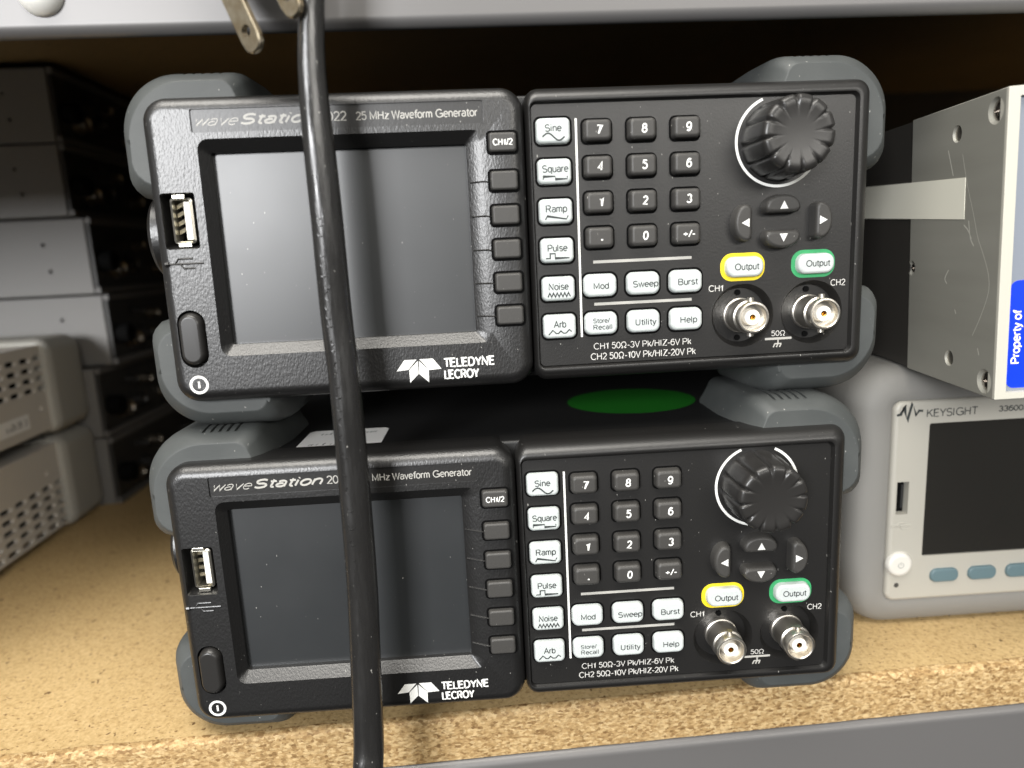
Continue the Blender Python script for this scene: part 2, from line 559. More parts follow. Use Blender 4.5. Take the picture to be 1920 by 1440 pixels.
X = .72                     # x-height of the lettering; capitals are 1 high
BOWL = arc(.27, .36, .24, .36, 0, 360, 20)
GL = {                      # strokes of each character and its advance
    '0': ([arc(.28, .5, .25, .5, 90, 450, 22)], .64), '1': ([[(.06, .78), (.26, 1), (.26, 0)]], .5),
    '2': ([arc(.28, .72, .24, .28, 165, -30) + [(.04, 0), (.55, 0)]], .64),
    '3': ([arc(.27, .75, .22, .25, 155, -80) + arc(.27, .26, .25, .26, 80, -160)], .64),
    '4': ([[(.43, 0), (.43, 1), (.03, .28), (.58, .28)]], .66), '5': ([[(.5, 1), (.13, 1), (.08, .52)] + arc(.28, .33, .25, .33, 125, -155)], .64),
    '6': ([arc(.29, .33, .25, .33, 0, 360, 20), arc(.31, .5, .27, .5, 50, 190)], .64), '7': ([[(.05, 1), (.54, 1), (.22, 0)]], .62),
    '8': ([arc(.29, .76, .21, .24, 0, 360, 20), arc(.29, .27, .26, .27, 0, 360, 20)], .64),
    '9': ([arc(.29, .67, .25, .33, 0, 360, 20), arc(.27, .5, .27, .5, 230, 370)], .64),
    '.': ([[(.08, 0), (.08, .16)]], .28), '/': ([[(.02, -.05), (.34, 1.05)]], .42), '-': ([[(.04, .38), (.34, .38)]], .44),
    '+': ([[(.04, .42), (.56, .42)], [(.3, .16), (.3, .68)]], .7), ' ': ([], .32),
    '\u03a9': ([[(.04, 0), (.24, 0)] + arc(.38, .58, .32, .42, 245, -65, 20) + [(.52, 0), (.72, 0)]], .86),
    'A': ([[(.02, 0), (.36, 1), (.7, 0)], [(.14, .34), (.58, .34)]], .8),
    'B': ([[(.08, 0), (.08, 1)] + arc(.36, .76, .24, .24, 90, -90) + [(.08, .52)], arc(.38, .26, .26, .26, 90, -90) + [(.08, 0)]], .76),
    'C': ([arc(.44, .5, .38, .5, 45, 315, 20)], .86), 'D': ([[(.08, 0), (.08, 1), (.3, 1)] + arc(.34, .5, .34, .5, 90, -90) + [(.08, 0)]], .82),
    'E': ([[(.58, 1), (.08, 1), (.08, 0), (.6, 0)], [(.08, .53), (.53, .53)]], .7),
    'G': ([arc(.46, .5, .4, .5, 45, 300, 20) + [(.82, .12), (.82, .46), (.5, .46)]], .94),
    'H': ([[(.08, 0), (.08, 1)], [(.64, 0), (.64, 1)], [(.08, .53), (.64, .53)]], .82), 'I': ([[(.08, 0), (.08, 1)]], .32),
    'K': ([[(.08, 0), (.08, 1)], [(.62, 1), (.08, .4)], [(.28, .6), (.66, 0)]], .76), 'L': ([[(.08, 1), (.08, 0), (.54, 0)]], .62),
    'M': ([[(.08, 0), (.08, 1), (.42, .12), (.76, 1), (.76, 0)]], .94), 'N': ([[(.08, 0), (.08, 1), (.64, 0), (.64, 1)]], .82),
    'O': ([arc(.44, .5, .38, .5, 90, 450, 24)], .94), 'P': ([[(.08, 0), (.08, 1)] + arc(.36, .73, .27, .27, 90, -90) + [(.08, .46)]], .74),
    'R': ([[(.08, 0), (.08, 1)] + arc(.37, .75, .25, .25, 90, -90) + [(.08, .5)], [(.4, .48), (.64, 0)]], .78),
    'S': ([arc(.34, .75, .26, .25, 30, 250) + arc(.34, .26, .29, .26, 75, -150)], .74), 'T': ([[(.02, 1), (.64, 1)], [(.33, 1), (.33, 0)]], .7),
    'U': ([[(.08, 1), (.08, .3)] + arc(.35, .28, .27, .28, 180, 360) + [(.62, 1)]], .8), 'V': ([[(.02, 1), (.33, 0), (.64, 1)]], .7),
    'W': ([[(.02, 1), (.25, 0), (.47, .95), (.69, 0), (.92, 1)]], .98), 'Y': ([[(.02, 1), (.33, .45), (.64, 1)], [(.33, .45), (.33, 0)]], .7),
    'Z': ([[(.05, 1), (.58, 1), (.03, 0), (.6, 0)]], .68),
    'a': ([arc(.26, .5, .2, .22, 150, 0) + [(.46, 0)], arc(.25, .21, .21, .2, 60, 330, 16) + [(.46, .3)]], .58),
    'b': ([[(.06, 1), (.06, 0)], arc(.29, .36, .22, .36, 0, 360, 20)], .62), 'd': ([[(.5, 1), (.5, 0)], arc(.27, .36, .22, .36, 0, 360, 20)], .62),
    'c': ([arc(.28, .36, .23, .36, 45, 315, 18)], .54),
    'e': ([[(.05, .38), (.5, .38)] + arc(.28, .36, .23, .36, 5, 315, 20)], .6), 'f': ([arc(.3, .82, .14, .18, 60, 180) + [(.16, 0)], [(.02, X), (.32, X)]], .36),
    'h': ([[(.06, 1), (.06, 0)], [(.06, .4)] + arc(.26, .44, .2, .28, 170, 0) + [(.46, 0)]], .58), 'i': ([[(.07, 0), (.07, X)], [(.07, .9), (.07, 1.02)]], .26),
    'k': ([[(.06, 1), (.06, 0)], [(.44, X), (.06, .28)], [(.2, .42), (.46, 0)]], .54), 'l': ([[(.07, 0), (.07, 1)]], .26),
    'm': ([[(.06, X), (.06, 0)], [(.06, .45)] + arc(.22, .46, .16, .26, 170, 0) + [(.38, 0)], [(.38, .45)] + arc(.54, .46, .16, .26, 170, 0) + [(.7, 0)]], .84),
    'n': ([[(.06, X), (.06, 0)], [(.06, .4)] + arc(.26, .44, .2, .28, 170, 0) + [(.46, 0)]], .58), 'o': ([BOWL], .6),
    'p': ([[(.06, X), (.06, -.28)], arc(.29, .36, .22, .36, 0, 360, 20)], .62), 'q': ([[(.5, X), (.5, -.28)], arc(.27, .36, .22, .36, 0, 360, 20)], .62),
    'r': ([[(.06, X), (.06, 0)], [(.06, .4)] + arc(.26, .42, .2, .28, 170, 75)], .38),
    's': ([arc(.25, .54, .19, .18, 30, 250) + arc(.25, .18, .21, .18, 75, -150)], .54), 't': ([[(.16, .92), (.16, .16)] + arc(.28, .15, .12, .14, 180, 290), [(.02, X), (.32, X)]], .38),
    'u': ([[(.06, X), (.06, .26)] + arc(.26, .27, .2, .27, 180, 360) + [(.46, X)], [(.46, .3), (.46, 0)]], .58), 'v': ([[(.02, X), (.24, 0), (.46, X)]], .52),
    'w': ([[(.02, X), (.19, 0), (.36, X), (.53, 0), (.7, X)]], .76), 'y': ([[(.02, X), (.25, .02)], [(.47, X), (.22, -.12), (.05, -.28)]], .52),
    'z': ([[(.04, X), (.43, X), (.02, 0), (.45, 0)]], .52),
}


def text_mesh(txt, x0, x1, z0, z1, y, shear=0.0, w=0.15):
    """stroke lettering fitted into a box at depth y; w is the stroke width as a share of the capital height"""
    st, adv = [], 0.0
    for ch in txt:
        sk, a = GL[ch]
        for l in sk:
            st.append([(adv + p[0] + shear * p[1], p[1]) for p in l])
        adv += a
    xs = [p[0] for l in st for p in l]
    zs = [p[1] for l in st for p in l]
    ax, bx, az, bz = min(xs), max(xs), min(zs), max(zs)
    kz = (z1 - z0) / ((bz - az) + w)
    wd = w * kz
    kx = (x1 - x0 - wd) / max(bx - ax, 1e-3)
    mb = MB()
    for i, l in enumerate(st):
        mb.ribbon([(x0 + wd / 2 + (px - ax) * kx, z0 + wd / 2 + (pz - az) * kz) for px, pz in l], wd, y - .004 * (i % 3))
    return mb.v, mb.f


def text(mb, *a, **k):
    mb.add(*text_mesh(*a, **k))
    return mb


def empty(name, label, cat, loc=(0, 0, 0), group=None, kind=None):
    o = bpy.data.objects.new(name, None)
    o.empty_display_size = 0.01
    COL.objects.link(o)
    o.location = [c * S for c in loc]
    o['label'] = label
    o['category'] = cat
    if group:
        o['group'] = group
    if kind:
        o['kind'] = kind
    return o


def copy_tree(o, parent=None):
    c = o.copy()
    COL.objects.link(c)
    c.parent = parent
    for ch in list(o.children):
        copy_tree(ch, c)
    return c


# ------------------------------------------------------------------ the rack: board, beams, back sheet
YAW = math.radians(2.3)          # the shelf runs a little askew to the instruments
rack = empty('storage_rack', 'grey steel storage rack with yellowish chipboard shelf under the instruments', 'shelf rack',
             (0, 5.5, 0), kind='structure')
rack.rotation_euler = (0, 0, YAW)


def board(z0, z1):
    mb = MB()
    # front edge slightly worn and uneven
    n = 160
    x0, x1 = -700.0, 900.0
    rings = []
    rnd = random.Random(3)
    offs = [rnd.uniform(-.35, .35) for _ in range(n + 1)]
    for i in range(n + 1):
        x = x0 + (x1 - x0) * i / n
        w = offs[i]
        rings.append([(x, 0.2 + w * .4, z0), (x, 0 + w * .5, z0 + 4), (x, w * .5, z1 - 2.6), (x, 0.8 + w, z1 - 0.9), (x, 2.8 + w, z1),
                      (x, 445, z1), (x, 445, z0)])
    mb.loft(rings)
    return mb


board(-25, -8).build('shelf_board', M['chipboard'], rack, 40)
board(275, 292).build('shelf_board', M['shaded_chipboard'], rack, 40)


def beam(ztop, zbot):
    """folded steel beam: front skin with rounded folds and a return lip under it"""
    mb = MB()
    prof = []
    R = 3.2
    yf = -1.2
    prof += [(16, ztop), (yf + R, ztop)]
    for k in range(1, 6):
        a = PI / 2 * k / 6
        prof.append((yf + R - R * math.sin(a), ztop - R + R * math.cos(a)))
    prof += [(yf, ztop - R), (yf, zbot + R)]
    for k in range(1, 6):
        a = PI / 2 * k / 6
        prof.append((yf + R - R * math.cos(a), zbot + R - R * math.sin(a)))
    prof += [(yf + R, zbot), (yf + R + .6, zbot + .3), (yf + R + .6, zbot + 2), (yf + R, zbot + 2), (yf + 2, zbot + R), (yf + 2, ztop - R), (yf + R, ztop - 2), (16, ztop - 2)]
    mb.loft([[(x, p[0], p[1]) for p in prof] for x in (-700, 900)])
    return mb


b_low = beam(-25.2, -95).build('beam', M['steel_paint'], rack, 40)
b_up = beam(274.8, 210).build('beam', M['steel_paint'], rack, 40)
MB().turn(-12.3, 220.6, [(0.4, -5.2), (2.4, -5.0), (4.3, -4.2), (5.6, -2.6), (5.9, -1.3), (5.9, 3)], 40).build('bolt', M['zinc'], b_up)
MB().box(-700, 900, 446, 449, -25, 292).build('back_sheet', M['shelf_back'], rack, 0)

# ------------------------------------------------------------------ the waveform generator (built once, copied once)
gen = empty('waveform_generator', 'black waveform generator standing on the chipboard shelf with a white sticker on its lid',
            'waveform generator', (0, 0, 0), 'stacked waveform generators')

# casing
cs = MB()
cs.plate(3.2, 212.4, 3.2, 87.6, 9, 262, 5, 1.0)
case = cs.build('case', M['case'], gen)

# left bezel with the screen opening, name plate recess, USB and power recesses
YL = -1.2
body = MB().plate(2.6, 108.6, 2.4, 88.2, YL, 14, 6.8, 4.0, 8, 7)
cut_screen = MB().loftxz([(rrect(16.9, 97.0, 15.5, 76.9, 3.4), YL - 0.6), (rrect(17.4, 96.5, 15.9, 76.5, 3.0), YL),
                          (rrect(19.8, 92.0, 18.8, 73.3, 0.8), 1.3), (rrect(20.0, 91.7, 19.0, 73.1, 0.6), 1.5), (rrect(20.0, 91.7, 19.0, 73.1, 0.6), 9)])
cut_plate = MB().loftxz([(rrect(16.4, 96.9, 78.2, 84.4, 0.5, 3), y) for y in (YL - 1, YL + 0.45)])
cut_usb = MB().loftxz([(rrect(5.4, 15.3, 46.6, 62.7, 0.8, 3), YL - 0.5), (rrect(5.6, 15.1, 47.0, 62.4, 0.8, 3), YL + .1),
                       (rrect(6.2, 14.5, 48.2, 61.6, 0.6, 3), 3.2), (rrect(6.2, 14.5, 48.2, 61.6, 0.6, 3), 9)])
cut_pwr = MB().loftxz([(rrect(5.7, 14.0, 12.9, 29.9, 4.1, 8), YL - 1), (rrect(5.9, 13.8, 13.1, 29.7, 3.9, 8), YL + 0.3), (rrect(6.0, 13.7, 13.2, 29.6, 3.8, 8), 6)])
bez_me = carve(body, [cut_screen, cut_plate, cut_usb, cut_pwr])
bezel = link('bezel', bez_me, M['bezel'], gen, 32)

# grooves leading from the screen to the soft keys, as fine ridges
g = MB()
for k in range(5):
    z = 62.2 - 9.65 * k
    g.add(*(lambda m: (m.v, m.f))(MB().loft([
        [(92.2, 1.4, z - .35), (92.2, .75, z), (92.2, 1.4, z + .35)],
        [(96.4, -1.0, z - .35), (96.4, -1.65, z), (96.4, -1.0, z + .35)],
        [(98.2, -1.0, z - .75), (98.2, -1.55, z - .4), (98.2, -1.0, z - .05)]])))
g.build('groove_line', M['bezel'], bezel, 20)

scr = MB().plate(19.5, 92.2, 18.4, 73.6, 3.2, 5.5, .5, .1).build('display', M['screen'], gen)

pl = MB()
text(pl, 'wave', 17.6, 29.3, 79.95, 81.95, YL + 0.40, shear=0.35, w=.1)
text(pl, 'Station', 29.7, 50.6, 79.95, 83.05, YL + 0.40, shear=0.28, w=.24)
text(pl, '2022', 51.6, 58.9, 80.1, 82.75, YL + 0.40)
text(pl, '25 MHz Waveform Generator', 61.4, 95.5, 80.1, 82.45, YL + 0.40)
MB().box(16.5, 96.8, YL + 0.43, YL + 0.6, 78.3, 84.3).build('name_plate', M['panel'], bezel, 0)
pl.build('plate_lettering', M['print_grey'], bezel, 0, False)

lg = MB()
for q in (((67.35, 8.64), (69.85, 11.9), (73.5, 11.9), (70.85, 8.95)), ((71.1, 8.9), (73.8, 11.45), (73.8, 7.55), (71.15, 5.0)),
          ((74.15, 11.45), (76.9, 8.65), (76.75, 4.9), (74.0, 7.5)), ((74.3, 11.95), (78.3, 11.95), (80.7, 8.75), (77.1, 8.55))):
    lg.poly(q, YL - 0.04)
text(lg, 'TELEDYNE', 81.3, 96.8, 9.0, 11.9, YL - 0.04, w=.21)
text(lg, 'LECROY', 81.4, 91.9, 5.45, 8.35, YL - 0.04, w=.21)
lg.build('maker_logo', M['print_white'], bezel, 0, False)

pw = MB()
pw.ribbon(circle(10.0, 8.0, 2.35, 40), 0.75, YL - 0.04, True)
pw.ribbon([(10.0, 7.0), (10.0, 9.0)], 0.6, YL - 0.04)
pw.build('power_symbol', M['print_white'], bezel, 0, False)

ub = MB()
for seg in ([(5.2, 42.9), (15.4, 42.9)], [(7.6, 42.9), (8.6, 44.3), (12.6, 44.3)], [(9.0, 42.9), (10.0, 41.6), (13.0, 41.6)]):
    ub.tube([(x, YL + .05, z) for x, z in seg], 0.32, 8)
ub.tube([(4.9, YL + .05, 42.9), (5.9, YL + .05, 42.9)], 0.75, 8)
ub.build('usb_symbol', M['bezel'], bezel, 40)

pb = MB()
pb.loftxz([(rrect(7.8, 12.0, 15.2, 27.6, 2.1, 8), -3.0), (rrect(7.1, 12.7, 14.5, 28.3, 2.8, 8), -2.7), (rrect(6.6, 13.2, 13.9, 28.9, 3.3, 8), -1.9),
           (rrect(6.4, 13.4, 13.7, 29.1, 3.5, 8), -0.6), (rrect(6.4, 13.4, 13.7, 29.1, 3.5, 8), 5)])
pb.build('power_button', M['knob'], gen, 60)

us = MB()
fr = [(rrect(7.5, 13.6, 48.6, 61.2, 0.9, 4), y) for y in (0.4, 8)]
fo, fi = rrect(7.5, 13.6, 48.6, 61.2, 0.9, 4), rrect(8.1, 13.0, 49.2, 60.6, 0.5, 4)
us.loft([[(p[0], 8, p[1]) for p in fo], [(p[0], 0.8, p[1]) for p in fo], [(p[0], 0.5, p[1]) for p in fi], [(p[0], 8, p[1]) for p in fi]], cap0=False, cap1=False)
us.box(8.6, 12.0, -0.2, 0.5, 60.9, 62.0, .15)
us.box(8.9, 12.5, -0.2, 0.5, 47.6, 48.7, .15)
usb = us.build('usb_port', M['dull_metal'], gen, 40)
tg = MB().box(11.0, 12.8, 1.0, 8, 49.6, 60.2, .2)
tg.build('contact_tongue', M['ptfe'], usb, 30)
ct = MB()
for k in range(4):
    z = 51.2 + 2.35 * k
    ct.loft([[(8.3, 3.2, z), (8.3, 3.2, z + 1.2), (8.3, 4.0, z + 1.2), (8.3, 4.0, z)], [(10.9, 1.6, z + .9), (10.9, 1.6, z + 2.0), (10.9, 2.4, z + 2.0), (10.9, 2.4, z + .9)]])
ct.build('contact_spring', M['dull_metal'], usb, 30)
MB().box(6.3, 14.4, 7.2, 8.6, 48.3, 61.5).build('socket_bottom', M['hole'], usb, 0)

# right hand panel: rolled rim, shallow step down to the printed face, two dished recesses for the sockets
YP = 1.0
rg = []
X0, X1, Z0, Z1 = 108.9, 213.2, 2.6, 88.2
for t, y in ((5.9, YP), (5.6, YP + 0.35), (5.35, YP - 0.1), (5.0, 0.02), (4.4, -0.12), (3.7, -0.02), (2.9, .3), (2.1, .85), (1.3, 1.7), (.6, 2.9), (.15, 4.3), (0, 5.8), (0, 14)):
    k = t / 5.9
    rg.append((rrect(X0 + 1.8 * k, X1 - t, Z0 + t * .82, Z1 - t * .86, 4.4 - 2.8 * k, 8), y))
pbody = MB().loftxz(rg)
BN = ((173.7, 19.6), (195.6, 19.6))
cuts = [MB().turn(cx, cz, [(9.9, YP - 1), (9.75, YP), (9.2, YP + 0.9), (8.3, YP + 3.0)], 64) for cx, cz in BN]
pan_me = carve(pbody, cuts)
panel = link('front_panel', pan_me, M['panel'], gen, 32)

YT = YP - 0.05
MB().ribbon([(123.65, 15.7), (123.65, 79.0)], 0.62, YT).build('rule_line', M['print_white'], panel, 0, False)
for z in (37.95, 25.4):
    MB().ribbon([(127.7, z), (157.7, z)], 0.85, YT).build('rule_line', M['print_grey'], panel, 0, False)
ln = MB()
ln.ribbon([(180.9, 11.9), (189.4, 11.9)], 0.7, YT)
for dx in (-1.0, 0.0, 1.0):
    ln.ribbon([(185.1 + dx, 10.3), (184.6 + dx, 9.2)], 0.42, YT)
ln.ribbon([(184.0, 10.3), (186.2, 10.3)], 0.42, YT - .004)
ln.ribbon([(185.1, 11.6), (185.1, 10.3)], 0.42, YT)
ln.build('ground_symbol', M['print_grey'], panel, 0, False)
for t, x0, x1, z0, z1 in (('CH1', 163.0, 167.4, 27.3, 29.3), ('CH2', 201.4, 206.1, 27.3, 29.3), ('50\u03a9', 182.9, 187.3, 12.7, 14.4),
                          ('CH1 50\u03a9-3V Pk/HIZ-6V Pk', 127.2, 157.6, 11.5, 13.7), ('CH2 50\u03a9-10V Pk/HIZ-20V Pk', 126.2, 159.0, 8.3, 10.6)):
    text(MB(), t, x0, x1, z0, z1, YT, w=.13).build('lettering', M['print_soft'], panel, 0, False)

KX, KZ = 184.1, 70.7
arc = MB()
arc.ribbon([(KX + 12.9 * math.cos(math.radians(a)), KZ + 12.9 * math.sin(math.radians(a))) for a in range(113, 428, 3)], 0.8, YT)
arc.build('dial_ring', M['print_white'], panel, 0, False)
for nm, colr, cx in (('yellow', 'yellow', 173.5), ('green', 'green', 195.6)):
    r_ = MB()
    o_, i_ = rrect(cx - 6.9, cx + 6.9, 30.2, 38.6, 3.6, 8), rrect(cx - 5.6, cx + 5.6, 31.4, 37.4, 2.6, 8)
    r_.loft([[(p[0], YT, p[1]) for p in o_], [(p[0], YT, p[1]) for p in i_]], cap0=False, cap1=False)
    r_.build('output_ring', M[colr], panel, 0, False)


# keys
def pressed(name, m, x, z, w, h, yt, r, bev, base=YP, sag=0.0, tilt=0.0):
    mb = MB()
    rings = []
    for i in range(5):
        a = PI / 2 * i / 4
        ins = bev * (1 - math.sin(a))
        rings.append((rrect(x - w / 2 + ins, x + w / 2 - ins, z - h / 2 + ins, z + h / 2 - ins, max(r - ins * .7, .15), 6), yt + bev * (1 - math.cos(a))))
    rings.append((rrect(x - w / 2 - .25, x + w / 2 + .25, z - h / 2 - .25, z + h / 2 + .25, r, 6), base + 1.0))
    mb.loftxz(rings)
    # thin dark gap around the key
    k = mb.build(name, m, gen, 50)
    gp = MB()
    o_, i_ = rrect(x - w / 2 - .75, x + w / 2 + .75, z - h / 2 - .75, z + h / 2 + .75, r + .5, 6), rrect(x - w / 2, x + w / 2, z - h / 2, z + h / 2, r, 6)
    gp.loft([[(p[0], base - .03, p[1]) for p in o_], [(p[0], base - .03, p[1]) for p in i_]], cap0=False, cap1=False)
    gp.build('key_gap', M['hole'], k, 0, False)
    return k


def lettering(key, m, items, y):
    mb = MB()
    for it in items:
        text(mb, *it[:5], y, **(it[5] if len(it) > 5 else {}))
    return mb.build('lettering', m, key, 0, False)


YK = -2.0
keys = [['7', '8', '9'], ['4', '5', '6'], ['1', '2', '3'], ['.', '0', '+/-']]
for r in range(4):
    for c in range(3):
        x, z = 129.6 + 13.05 * c, 75.2 - 10.07 * r
        k = pressed('keypad_key', M['key'], x, z, 7.9, 5.9, YK, 1.3, 1.1)
        t = keys[r][c]
        hw, hh = {'.': (.3, .5), '+/-': (1.9, 1.15), '1': (.6, 1.35)}.get(t, (.85, 1.35))
        zz = z - (.7 if t == '.' else 0)
        lettering(k, M['print_white'], [(t, x + .35 - hw, x + .35 + hw, zz - hh, zz + hh, dict(w=.2, shear=.06))], YK - .05)

YW = -0.9
waves = {
    'Sine': [[(113.6 + i * .4, 73.1 + 1.0 * math.sin(i / 16 * 2 * PI)) for i in range(17)]],
    'Square': [[(113.4, -2.9), (113.4, -2.0), (116.9, -2.0), (116.9, -2.9), (120.4, -2.9), (120.4, -2.0)]],
    'Ramp': [[(113.6, -3.0), (114.2, -1.9), (119.8, -3.0), (120.3, -1.9)]],
    'Pulse': [[(113.3, -2.9), (114.6, -2.9), (114.6, -1.4), (116.1, -1.4), (116.1, -2.9), (120.3, -2.9)]],
    'Noise': [[(113.5 + i * .56, -3.0 + (1.3 if i % 2 else 0)) for i in range(13)]],
    'Arb': [[(113.3, -3.0), (114.6, -1.5), (115.6, -2.6), (116.3, -2.6), (117.0, -1.8), (117.8, -2.6), (118.6, -2.6), (119.6, -1.5), (120.3, -2.2)]],
}
wl = {'Sine': (114.4, 119.2), 'Square': (113.2, 120.8), 'Ramp': (113.8, 120.1), 'Pulse': (113.9, 119.8), 'Noise': (113.8, 119.8), 'Arb': (114.9, 118.7)}
for i, nm in enumerate(('Sine', 'Square', 'Ramp', 'Pulse', 'Noise', 'Arb')):
    z = 75.6 - 11.25 * i
    k = pressed('waveform_key', M['white_key'], 116.85, z, 9.7, 7.0, YW, 1.5, .9)
    desc = .55 if nm in ('Square', 'Ramp') else 0
    lt = MB()
    text(lt, nm, wl[nm][0], wl[nm][1], z - .35 - desc, z + 1.75, YW - .05)
    for w in waves[nm]:
        if nm == 'Sine':
            lt.ribbon([(a, b - 73.1 + z - 1.75) for a, b in w], .42, YW - .05)
        else:
            lt.ribbon([(a, z + b * .9 + .35) for a, b in w], .34, YW - .05)
    lt.build('lettering', M['print_dark'], k, 0, False)

fun = [[('Mod', 127.3, 131.9), ('Sweep', 139.2, 146.9), ('Burst', 153.0, 159.1)], [('Store/\nRecall', 126.9, 132.6), ('Utility', 139.8, 146.2), ('Help', 153.6, 158.8)]]
for r in range(2):
    for c in range(3):
        x, z = 129.45 + 13.05 * c, (31.0, 19.6)[r]
        k = pressed('function_key', M['white_key'], x, z, 9.8, 6.6, YW, 2.0, .9)
        t, a, b = fun[r][c]
        if r == 1 and c == 0:
            it = [('Store/', a, b - .6, z + .15, z + 1.7), ('Recall', a, b, z - 1.8, z - .25)]
        else:
            dsc = .5 if t in ('Sweep', 'Utility', 'Help') else 0
            it = [(t, a, b, z - 1.1 - dsc, z + .85)]
        lettering(k, M['print_dark'], it, YW - .05)

for i in range(6):
    z = 72.7 if i == 0 else 62.2 - 9.65 * (i - 1)
    k = pressed('soft_key', M['key'], 102.0, z, 7.8, 5.3, -2.7, .9, .7, base=YL)
    if i == 0:
        lettering(k, M['print_white'], [('CH1/2', 99.2, 104.9, z - 1.05, z + 1.0, dict(w=.19))], -2.75)

for cx in (173.5, 195.6):
    k = pressed('output_key', M['white_key'], cx + .2, 34.4, 11.4, 6.0, -1.2, 2.6, .9)
    lettering(k, M['print_dark'], [('Output', cx - 3.2, cx + 4.4, 33.0, 35.5)], -1.25)

# arrow keys: D shaped, with a white triangle
for name, cx, cz, ang in (('up', 184.4, 51.9, 0), ('down', 184.4, 42.7, 180), ('left', 172.9, 47.3, 90), ('right', 196.4, 47.2, 270)):
    mb = MB()
    A = math.radians(ang)

    def dshape(ins):
        pts = []
        hw, top, bot = 5.4 - ins, 3.3 - ins, 2.1 - ins
        for q in range(25):
            a = PI * q / 24
            pts.append((hw * math.cos(a), -0.6 + (top + 0.6) * math.sin(a) ** .9 if math.sin(a) > 0 else -0.6))
        pts += [(-hw + .5, -bot + .3), (-hw + 1.4, -bot), (hw - 1.4, -bot), (hw - .5, -bot + .3)]
        return [(cx + x * math.cos(A) - z * math.sin(A), cz + x * math.sin(A) + z * math.cos(A)) for x, z in pts]
    mb.loftxz([(dshape(1.1), -2.9), (dshape(.55), -2.75), (dshape(.15), -2.2), (dshape(0), -1.4), (dshape(-.25), 2.0)])
    k = mb.build('arrow_key', M['key'], gen, 55)
    tr = MB()
    tp = [(-1.25, -1.0), (1.25, -1.0), (0, 1.35)]
    tr.poly([(cx + x * math.cos(A) - z * math.sin(A), cz + x * math.sin(A) + z * math.cos(A)) for x, z in tp], -2.95)
    tr.build('arrow_mark', M['print_white'], k, 0, False)

# rotary knob with twelve flutes
kn = MB()
NN = 12 * 14


def flute(R, depth, y, ydip=0.0, phase=9):
    out = []
    for q in range(NN):
        a = 2 * PI * q / NN
        ph = ((math.degrees(a) + phase) % 30) - 15
        w = math.exp(-(ph / 2.5) ** 2)
        rr = R - depth * w
        out.append((KX + rr * math.cos(a), y + ydip * w, KZ + rr * math.sin(a)))
    return out


kn.loft([flute(0.4, 0, -12.15), flute(4.0, 0, -12.2), flute(6.2, 0.0, -12.35), flute(7.6, 0.05, -12.55, .25), flute(8.8, .15, -12.65, .6), flute(9.7, .35, -12.5, .95),
         flute(10.3, .7, -12.0, .9), flute(10.6, .9, -11.2, .4), flute(10.75, .95, -9.5), flute(11.1, .95, -4), flute(11.4, .8, -0.5), flute(11.5, .6, 1.2)])
kn.build('rotary_knob', M['knob'], gen, 50)

# BNC sockets
for cx, cz in BN:
    mb = MB()
    mb.turn(cx, cz, [(2.0, -4.8), (3.75, -4.9), (3.9, -7.3), (4.15, -7.55), (4.55, -7.5), (4.75, -7.2), (4.75, -5.9), (4.45, -5.7), (4.45, -4.2), (4.9, -3.9), (5.0, -2.2),
                     (4.7, -1.9), (4.75, 0.2), (5.0, 0.6), (5.0, 2.4), (5.3, 2.6), (5.3, 3.9)], 56, cap0=False)
    for sgn in (1, -1):
        mb.loft([[(cx + .95 * math.cos(2 * PI * q / 16), -4.9 + .95 * math.sin(2 * PI * q / 16), cz + sgn * zz) for q in range(16)] for zz in (4.0, 5.55, 5.75)])
    b = mb.build('bnc_socket', M['nickel'], gen, 40)
    MB().turn(cx, cz, [(0.9, -6.6), (2.2, -6.6), (2.35, -6.4), (2.35, -4.7), (2.36, -3)], 40, cap0=False, cap1=False).build('insulator', M['ptfe'], b, 40)
    MB().turn(cx, cz, [(0.45, -5.4), (0.5, -6.4), (0.85, -6.5), (0.95, -6.4), (0.95, -4)], 24, cap0=False).build('centre_contact', M['gold'], b, 40)
    hl = MB()
    for sgn in (1, -1):
        hl.turn(cx - .6, cz + sgn * 7.0, [(.1, YP + 2.5), (.9, YP + 2.45), (.9, YP + 4)], 16)
    hl.build('key_hole', M['hole'], b, 0)


# rubber corner boots
def boot_profile(o, e=0.0, ot=0.0):
    """upper left boot outline in x, z; o shrinks the outer contour, e lengthens the arm"""
    T, Lx, R = 97.0 - o - ot, -6.8 + o, 16.5 - ot
    pts = [(31.4 + e - o * .8, 86.2), (30.8 + e - o * .8, 88.4)]
    c0, r0 = (26.0 + e * .55 - o * .75, T - 4.0), 4.0
    for k in range(7):
        a = math.radians(12 + 13 * k)
        pts.append((c0[0] + r0 * math.cos(a), c0[1] + r0 * math.sin(a)))
    pts += [(23.0, T), (18.0, T), (14.0, T)]
    cx, cz, rr = Lx + R, T - R, R
    for k in range(17):
        a = math.radians(90 + 90 * k / 16)
        pts.append((cx + rr * math.cos(a), cz + rr * math.sin(a)))
    pts += [(Lx, 78), (Lx, 72), (Lx, 67.8 + o)]
    pts += [(Lx + .35, 66 + o), (Lx + 1.3, 64.3 + o), (Lx + 2.8, 62.8 + o), (3.4, 60.8 + o), (3.4, 80.6)]
    for k in range(5):
        a = math.radians(180 - 22.5 * k)
        pts.append((8.6 + 5.2 * math.cos(a), 81.0 + 5.2 * math.sin(a)))
    return pts


